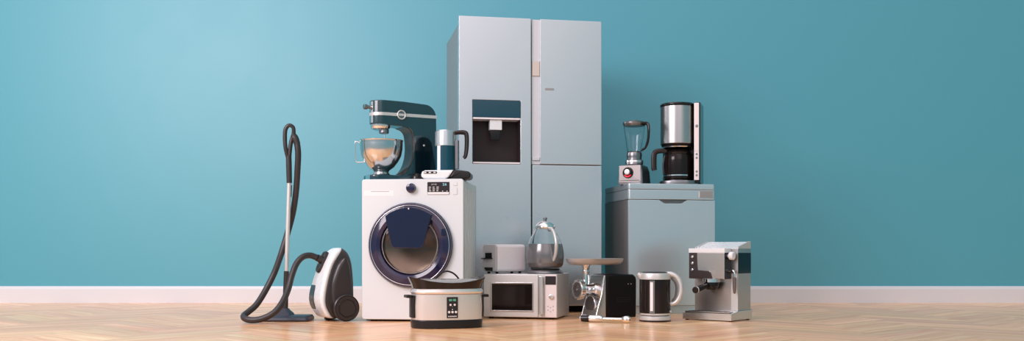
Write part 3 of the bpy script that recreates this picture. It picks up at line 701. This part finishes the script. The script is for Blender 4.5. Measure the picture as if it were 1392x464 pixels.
bo = [(.4145,-.0672),(.4145,.0672)] + [(.066+.0672*math.cos(math.radians(a)), .0672*math.sin(math.radians(a))) for a in range(90, 271, 6)]
bnd = B().prism(bo, Z(1.247), Z(1.266), 'z').make('trim_band', 'silverp', MX)
B().torus(.0255, .0042, (.178,-.070,Z(1.256)), 'y', 40).make('emblem_ring', 'silverp', bnd)
B().cyl(.0225, -.003, .001, (.178,-.068,Z(1.256)), 'y').make('emblem_disc', 'dark_steel', bnd)
B().box(.157,.199,-.0725,-.067,Z(1.249),Z(1.263),.001).make('emblem_bar', 'silverp', bnd)
kb = B().lathe([(0,-.038),(.014,-.038),(.016,-.035),(.016,-.018),(.011,-.014),(.011,.004),(0,.004)], (-.003,0,Z(1.300)), 'x').make('attachment_knob', 'dark_steel', MX)
pg = B().lathe([(0,Z(1.194)),(.061,Z(1.194)),(.061,Z(1.184)),(.056,Z(1.170)),(.045,Z(1.164)),(0,Z(1.164))], (.066,0,0)).make('planetary_disc', 'chrome', MX)
B().lathe([(0,Z(1.165)),(.030,Z(1.165)),(.030,Z(1.146)),(.026,Z(1.141)),(0,Z(1.141))], (.086,-.01,0)).make('beater_hub', 'dark_steel', pg)
B().cyl(.0035, Z(.96), Z(1.15), (.090,-.01,0), n=10).make('beater_shaft', 'chrome', pg)
spo = [(.268,Z(.866)),(.268,Z(1.06))] + [(.325+.057*math.cos(math.radians(a)), Z(1.07)+.058*math.sin(math.radians(a))) for a in range(175, 9, -10)] + [(.384,Z(1.06)),(.391,Z(1.02)),(.403,Z(.95)),(.414,Z(.866))]
sp = B().prism(spo, -.0705, -.060, 'y', .003).make('side_panel', 'dark_glass', mb)
B().cyl(.006, -.004, .002, (.325,-.0705,Z(1.075)), 'y', n=18, e=.001).make('release_button', 'silverp', sp)
B().lathe([(0,0),(.034,0),(.036,.006),(.034,.024),(.026,.040),(.012,.048),(0,.050)], (.262,-.108,0.001)).make('speed_knob', 'black_g', MX)
B().prism([(.145,Z(.886)),(.182,Z(.890)),(.212,Z(.912)),(.238,Z(.95)),(.256,Z(1.0)),(.262,Z(1.06)),(.258,Z(1.12)),(.250,Z(1.164)),(.230,Z(1.182)),(.226,Z(1.178)),(.246,Z(1.160)),(.254,Z(1.12)),(.258,Z(1.06)),(.252,Z(1.0)),(.234,Z(.945)),(.207,Z(.905)),(.17,Z(.882))],
          -.0685, -.064, 'y').make('edge_trim', 'brown_metal', mb)
cl_ = [tuple(p)[:2] for p in spline([(a, b, 0) for a, b in [(.172,.8865),(.206,.911),(.2315,.950),(.247,1.0),(.2530,1.06),(.2490,1.12),(.2405,1.153),(.219,1.1735),(.19,1.183)]], 4)]
B().prism([(x, Z(z)) for x, z in cl_] + [(x+.010, Z(z+.003)) for x, z in reversed(cl_)], -.0662, .0662, 'y').make('column_lining', 'lining_brown', mb)
bowl = thing('mixing_bowl', 'round polished steel mixing bowl seated under the stand mixer head', 'bowl', (-.866+.072*math.cos(math.radians(28)), 6.15+.072*math.sin(math.radians(28)), .885), math.radians(28))
zz = lambda z: z - .885
B().lathe([(0,zz(.886)),(.052,zz(.886)),(.054,zz(.892)),(.046,zz(.905)),(.050,zz(.915)),(.078,zz(.935)),(.104,zz(.970)),(.122,zz(1.005)),(.1295,zz(1.045)),(.131,zz(1.075)),(.131,zz(1.092)),(.134,zz(1.096)),(.134,zz(1.100)),(.129,zz(1.100)),(.127,zz(1.06)),(.118,zz(1.015)),(.10,zz(.972)),(.074,zz(.938)),(0,zz(.928))], n=64).make('bowl_body', 'bowl_steel', bowl)
hw = math.radians(-28+180); hd_ = Vector((math.cos(hw), math.sin(hw), 0))
B().tube([hd_*.129+Vector((0,0,zz(1.085))), hd_*.150+Vector((0,0,zz(1.093))), hd_*.160+Vector((0,0,zz(1.085))), hd_*.158+Vector((0,0,zz(1.0))), hd_*.154+Vector((0,0,zz(.972))), hd_*.140+Vector((0,0,zz(.966))), hd_*.101+Vector((0,0,zz(.968)))], .0028, 10, 5).make('bowl_handle', 'chrome', bowl)

# ------------------------------------------------------------------ silver kettle on its base (on the washing machine)
SK = thing('kettle_base', 'white and black kettle power base with buttons at the washing machine front edge', 'kettle base', (-.395, 6.09, .85), math.radians(-3))
def kb_prof(): return [(-.144,.030),(-.138,.010),(-.115,.001),(.143,.001),(.150,.010),(.152,.028),(.143,.042),(.10,.052),(.03,.056),(-.120,.054),(-.138,.046)]
B().prism([(-.144,.030),(-.142,.015),(-.128,.004),(-.105,.001),(.000,.001),(.018,.008),(.035,.030),(.050,.0555),(-.120,.054),(-.138,.046)], -.085, .085, 'y', .010).make('white_shell', 'white2', SK, ang=65)
B().prism([(.004,.0015),(.125,.0015),(.143,.004),(.152,.016),(.152,.034),(.140,.046),(.10,.053),(.0525,.0555),(.0375,.030),(.020,.008)], -.083, .083, 'y', .010).make('black_shell', 'black', SK, ang=65)
kp = B().prism(rrect(-.128,-.048,.033,.047,.006), -.088, -.080, 'y', .001).make('button_panel', 'screen', SK)
for x in (-.118, -.090, -.062): B().box(x-.007, x+.007, -.0895, -.087, .0365, .0435, .001).make('button', 'print', kp)
KT = thing('electric_kettle', 'slim silver-topped electric kettle with black handle standing on the washing machine', 'kettle', (-.403, 6.105, .906), math.radians(-3))
r0 = .0615
B().lathe([(0,0),(r0-.004,0),(r0,.004),(r0,.150),(0,.150)], n=56).make('body', 'teal_glass', KT)
B().lathe([(0,.150),(r0+.0015,.150),(r0+.002,.153),(r0+.0015,.236),(r0-.003,.240),(0,.240)], n=56).make('collar', 'fridge', KT)
B().lathe([(0,.240),(r0-.006,.240),(r0-.010,.245),(0,.246)]).make('lid', 'steel', KT)
def arc_strip(a0, a1, r1, z0, z1):
    q = [math.radians(a0+(a1-a0)*k/6) for k in range(7)]
    o1 = [(r1*math.cos(t), r1*math.sin(t)) for t in q] + [((r0-.003)*math.cos(t), (r0-.003)*math.sin(t)) for t in reversed(q)]
    return B().loft([[(x,y,z) for x,y in o1] for z in (z0,z1)])
arc_strip(-135,-113,r0+.0012,.002,.149).make('body_highlight', 'white2', KT)  # highlight down the dark glass, painted as a white strip
B().tube([(.052,-.01,.228),(.085,-.014,.232),(.116,-.018,.230),(.130,-.02,.215),(.131,-.02,.15),(.124,-.02,.090),(.112,-.018,.078)], [.009,.010,.011,.0115,.011,.010,.008], 14, 6, flat=(1,1.5)).make('handle', 'black', KT)
B().prism(rrect(.058,.082,-.020,.008,.006), .010, .185, 'z', .003).make('handle_strap', 'dark_steel', KT)

# ------------------------------------------------------------------ vacuum cleaner
VC = thing('vacuum_cleaner', 'white and charcoal canister vacuum cleaner with upright tube, long hose and floor nozzle', 'vacuum cleaner', (-1.087, 6.10, 0), math.radians(30))
VCi = Matrix.Translation(Vector((-1.087, 6.10, 0))) @ Matrix.Rotation(math.radians(30), 4, 'Z'); VCi.invert()
V = lambda px, py, D: VCi @ P(px, py, D)
lv = [ # z, front x, shell/side limit x, back x, half width
 (.020,-.045,-.018,.085,.085),(.035,-.070,-.040,.098,.100),(.090,-.100,-.072,.108,.108),(.150,-.108,-.076,.108,.108),(.245,-.088,-.056,.108,.100),
 (.330,-.060,-.024,.104,.090),(.378,-.036,.008,.096,.080),(.412,-.014,.034,.082,.068),(.430,.004,.046,.064,.052),(.438,.020,.046,.050,.036)]
lv = [tuple(v) for v in [list(a) + list(b) for a, b in zip([tuple(p) for p in spline([t[:3] for t in lv], 5)], [tuple(p)[:2] for p in spline([(t[3], t[4], 0) for t in lv], 5)])]]
def lvl(x0, x1, w, z, r): return [(x, y, z) for x, y in rrect(x0, x1, -w, w, r, 5)]
B().loft([lvl(f+.006, b_, w-.006, z, .04) for z, f, m_, b_, w in lv]).make('canister_body', 'charcoal', VC, ang=60)
B().loft([lvl(f-.004, max(m_, f+.02), w, z + .002*z/.44, .022) for z, f, m_, b_, w in lv]).make('front_shell', 'white2', VC, ang=60)
B().loft([lvl(x0, x1, .1, z, .03) for z, x0, x1 in [tuple(p) for p in spline(((.11,-.045,.080),(.16,-.050,.090),(.24,-.040,.090),(.32,-.012,.080),(.350,.004,.072),(.368,.022,.062),(.377,.034,.052)), 5)]]).make('side_cover', 'charcoal', VC, ang=60, tf=Matrix.Translation((0,-.006,0)) @ Matrix.Diagonal((1,1.03,1,1)))
def front_x(z):
    for p, q in zip(lv, lv[1:]):
        if p[0] <= z <= q[0]: t = (z-p[0])/(q[0]-p[0]); return p[1]*(1-t)+q[1]*t, p[4]*(1-t)+q[4]*t
dz = [.066,.070,.078,.10,.13,.16,.19,.205,.212,.216]
din = [.020,.010,.004,0,0,0,0,.001,.003,.008]
B().loft([[(x, y, z) for x, y in rrect(front_x(z)[0]-.0075+d_*.3, front_x(z)[0]+.055-d_, .000+d_, front_x(z)[1]+.0035-d_*.3, .022, 6)] for z, d_ in zip(dz, din)]).make('dust_window', 'window_grey', VC, ang=60)
sd = Vector((-.90, 0, .43)).normalized()
b = B(); q = sd.to_track_quat('Z','Y').to_matrix(); c = Vector((-.053, .022, .352))
tv = Vector((.40,0,.92)).normalized(); yv = Vector((0,1,0))
b.loft([[c + sd*h + yv*(x*k) + tv*(y*k) for x, y in superell(.040,.070,2.4,40)] for h, k in ((-.03,1),(.010,1),(.016,.93),(.012,.80),(.009,.74))]).make('hose_socket_panel', 'charcoal', VC, ang=60)
ce = Vector((-.055, .018, .360))
hose_pts = [V(*p) for p in ((431,350.5,6.06),(421,347.5,6.045),(411,350,6.02),(403,359,6.0),(397,374,5.97),(391.5,394,5.93),(384,411,5.88),(373,425,5.845),(357,433.5,5.83),(343,435.6,5.83),
   (333,433.5,5.85),(331.5,429.5,5.89),(338,424,5.93),(349,414,5.97),(361,395,6.02),(373,371,6.06),(382,346,6.13),(390,320,6.165),(398,290,6.165),(402.5,259.6,6.15),(404.5,229,6.13),(405.2,207,6.12),(402.5,190,6.12),(398.5,183.5,6.12))]
path = spline(hose_pts, 14)
B().tube(path, [.0185 + .0012*math.sin(i*PI/2*2.0) for i in range(len(path))], 14, 1).make('hose', 'hose', VC, ang=60)
B().tube([V(443,357,6.085), V(438,354,6.08), V(431,350.5,6.06)], [.026,.024,.021], 16, 4).make('hose_cuff', 'charcoal', VC)
# wheels
wh = B().lathe([(0,-.016),(.074,-.016),(.080,-.010),(.080,.012),(.074,.018),(0,.018)], (.042,-.122,.0805), 'y', 56).make('wheel', 'charcoal', VC)
hc = [(.042+ (.052+.0018*math.cos(7*t))*math.cos(t), -.1400, 0.0805+(.052+.0018*math.cos(7*t))*math.sin(t)) for t in [2*PI*k/72 for k in range(73)]]
B().tube(hc, .0022, 6, 1).make('hub_cap', 'black', wh)
B().torus(.074, .0025, (.042,-.139,.0805), 'y').make('wheel_rim', 'black', wh)
B().lathe([(0,-.016),(.074,-.016),(.080,-.010),(.080,.012),(.074,.018),(0,.018)], (.042,.122,.0805), 'y', 56).make('wheel', 'charcoal', VC)
B().cyl(.018, -.012, .012, (-.03,0,.018), 'y').make('caster', 'black', VC)
# tube, handle and nozzle
B().tube([V(393.2,247,6.12), V(389.3,371,6.115)], .0125, 18, 1).make('steel_tube', 'silverp', VC)
B().tube([V(396.2,252,6.12), V(395.5,268,6.12)], .004, 10, 1).make('tube_clip', 'charcoal', VC)
B().tube([V(389.4,369,6.115), V(388.4,398,6.11), V(387.4,428,6.10)], [.0155,.0165,.017], 16, 4).make('lower_tube', 'charcoal', VC)
B().tube([V(393.3,249,6.12), V(392.8,228,6.12), V(392.4,212,6.12)], [.0165,.0175,.017], 16, 4).make('handle_collar', 'charcoal', VC)
B().tube([V(392.2,218,6.12), V(388.5,203,6.11), V(387.3,188,6.11), V(388.2,176,6.11), V(393,170.5,6.11), V(398.5,173.5,6.115), V(399,182,6.12), V(396,192,6.12), V(394,205,6.12), V(393,218,6.12)], [.012,.0125,.013,.013,.012,.0115,.012,.0125,.013,.013], 14, 6).make('handle', 'charcoal', VC)
B().tube([V(398,186,6.12), V(401.5,188.5,6.12), V(404,196,6.12)], [.019,.0205,.0195], 14, 4).make('handle_swivel', 'charcoal', VC)
nb = B(); NC = P(385, 437, 5.98); zr = Matrix.Rotation(0, 4, 'Z')
nw = .147
nzl = nb.loft([[(x, y, z) for x, y in rrect(-k*nw, k*nw, y0, y1, .02, 4)] for z, k, y0, y1 in ((.003,.985,.005,.205),(.010,1,.0,.21),(.022,.99,.003,.207),(.034,.95,.03,.19))])\
   .make('floor_nozzle', 'nozzle', VC, tf=VCi @ Matrix.Translation((NC.x, 5.98, 0)))
B().loft([[(x, y, z) for x, y in rrect(-k*.05, k*.05, y0, y1, .015, 4)] for z, k, y0, y1 in ((.030,1,.03,.18),(.045,.9,.05,.17),(.060,.6,.075,.155),(.074,.42,.09,.145))])\
   .make('nozzle_joint', 'nozzle', nzl, tf=VCi @ Matrix.Translation((-1.374, 5.98, 0)))

# ------------------------------------------------------------------ light
wd_ = bpy.data.worlds.new('studio_daylight'); sc.world = wd_; wd_.use_nodes = True
nt = wd_.node_tree; bg = nt.nodes['Background']
def N(t, **k):
    n = nt.nodes.new(t)
    for a, v in k.items(): setattr(n, a, v)
    return n
tc = N('ShaderNodeTexCoord'); L = nt.links.new
sx = N('ShaderNodeSeparateXYZ'); L(tc.outputs['Generated'], sx.inputs[0])
def ramp(src, lo, hi, smooth=True):
    m = N('ShaderNodeMapRange'); m.interpolation_type = 'SMOOTHSTEP' if smooth else 'LINEAR'
    m.inputs['From Min'].default_value = lo; m.inputs['From Max'].default_value = hi; L(src, m.inputs['Value']); return m.outputs[0]
def dot(v):
    n = N('ShaderNodeVectorMath', operation='DOT_PRODUCT'); n.inputs[1].default_value = Vector(v).normalized(); L(tc.outputs['Generated'], n.inputs[0]); return n.outputs['Value']
def mix(f, a, b):
    n = N('ShaderNodeMix', data_type='RGBA'); L(f, n.inputs[0])
    for i, c in ((6, a), (7, b)):
        if isinstance(c, tuple): n.inputs[i].default_value = (*c, 1)
        else: L(c, n.inputs[i])
    return n.outputs[2]
low = mix(ramp(dot((-1,-.35,0)), -.7, .9), (.18,.38,.43), (.36,.48,.53))      # near the horizon: dim blue right, bright left
high = mix(ramp(dot((-1,-.5,.2)), -.10, .30), (.23,.41,.42), (1.75,1.50,1.60))     # higher up: pinkish white
high = mix(ramp(dot((-1,-.5,.2)), .40, .80), high, (.95,.84,.89))
c = mix(ramp(sx.outputs['Z'], .04, .25), low, high)
c = mix(ramp(sx.outputs['Z'], -.06, -.40), c, (.40,.33,.30))                       # the unseen floor in front
L(c, bg.inputs['Color']); bg.inputs['Strength'].default_value = 1.0

def area(name, loc, tgt, sx_, sy_, e, col):
    l = bpy.data.lights.new(name, 'AREA'); l.shape = 'RECTANGLE'; l.size = sx_; l.size_y = sy_; l.energy = e; l.color = col
    o = bpy.data.objects.new(name, l); COL.objects.link(o); o.location = loc
    o.rotation_euler = (Vector(tgt) - Vector(loc)).to_track_quat('-Z', 'Y').to_euler(); return o
area('window_light', (-3.8, 2.4, 3.1), (-1.2, 8.2, 1.0), 2.8, 2.4, 240, (1.0, .885, .925))

vs = sc.view_settings; vs.view_transform = 'Standard'; vs.look = 'None'; vs.exposure = 0; vs.gamma = 1; vs.use_curve_mapping = False
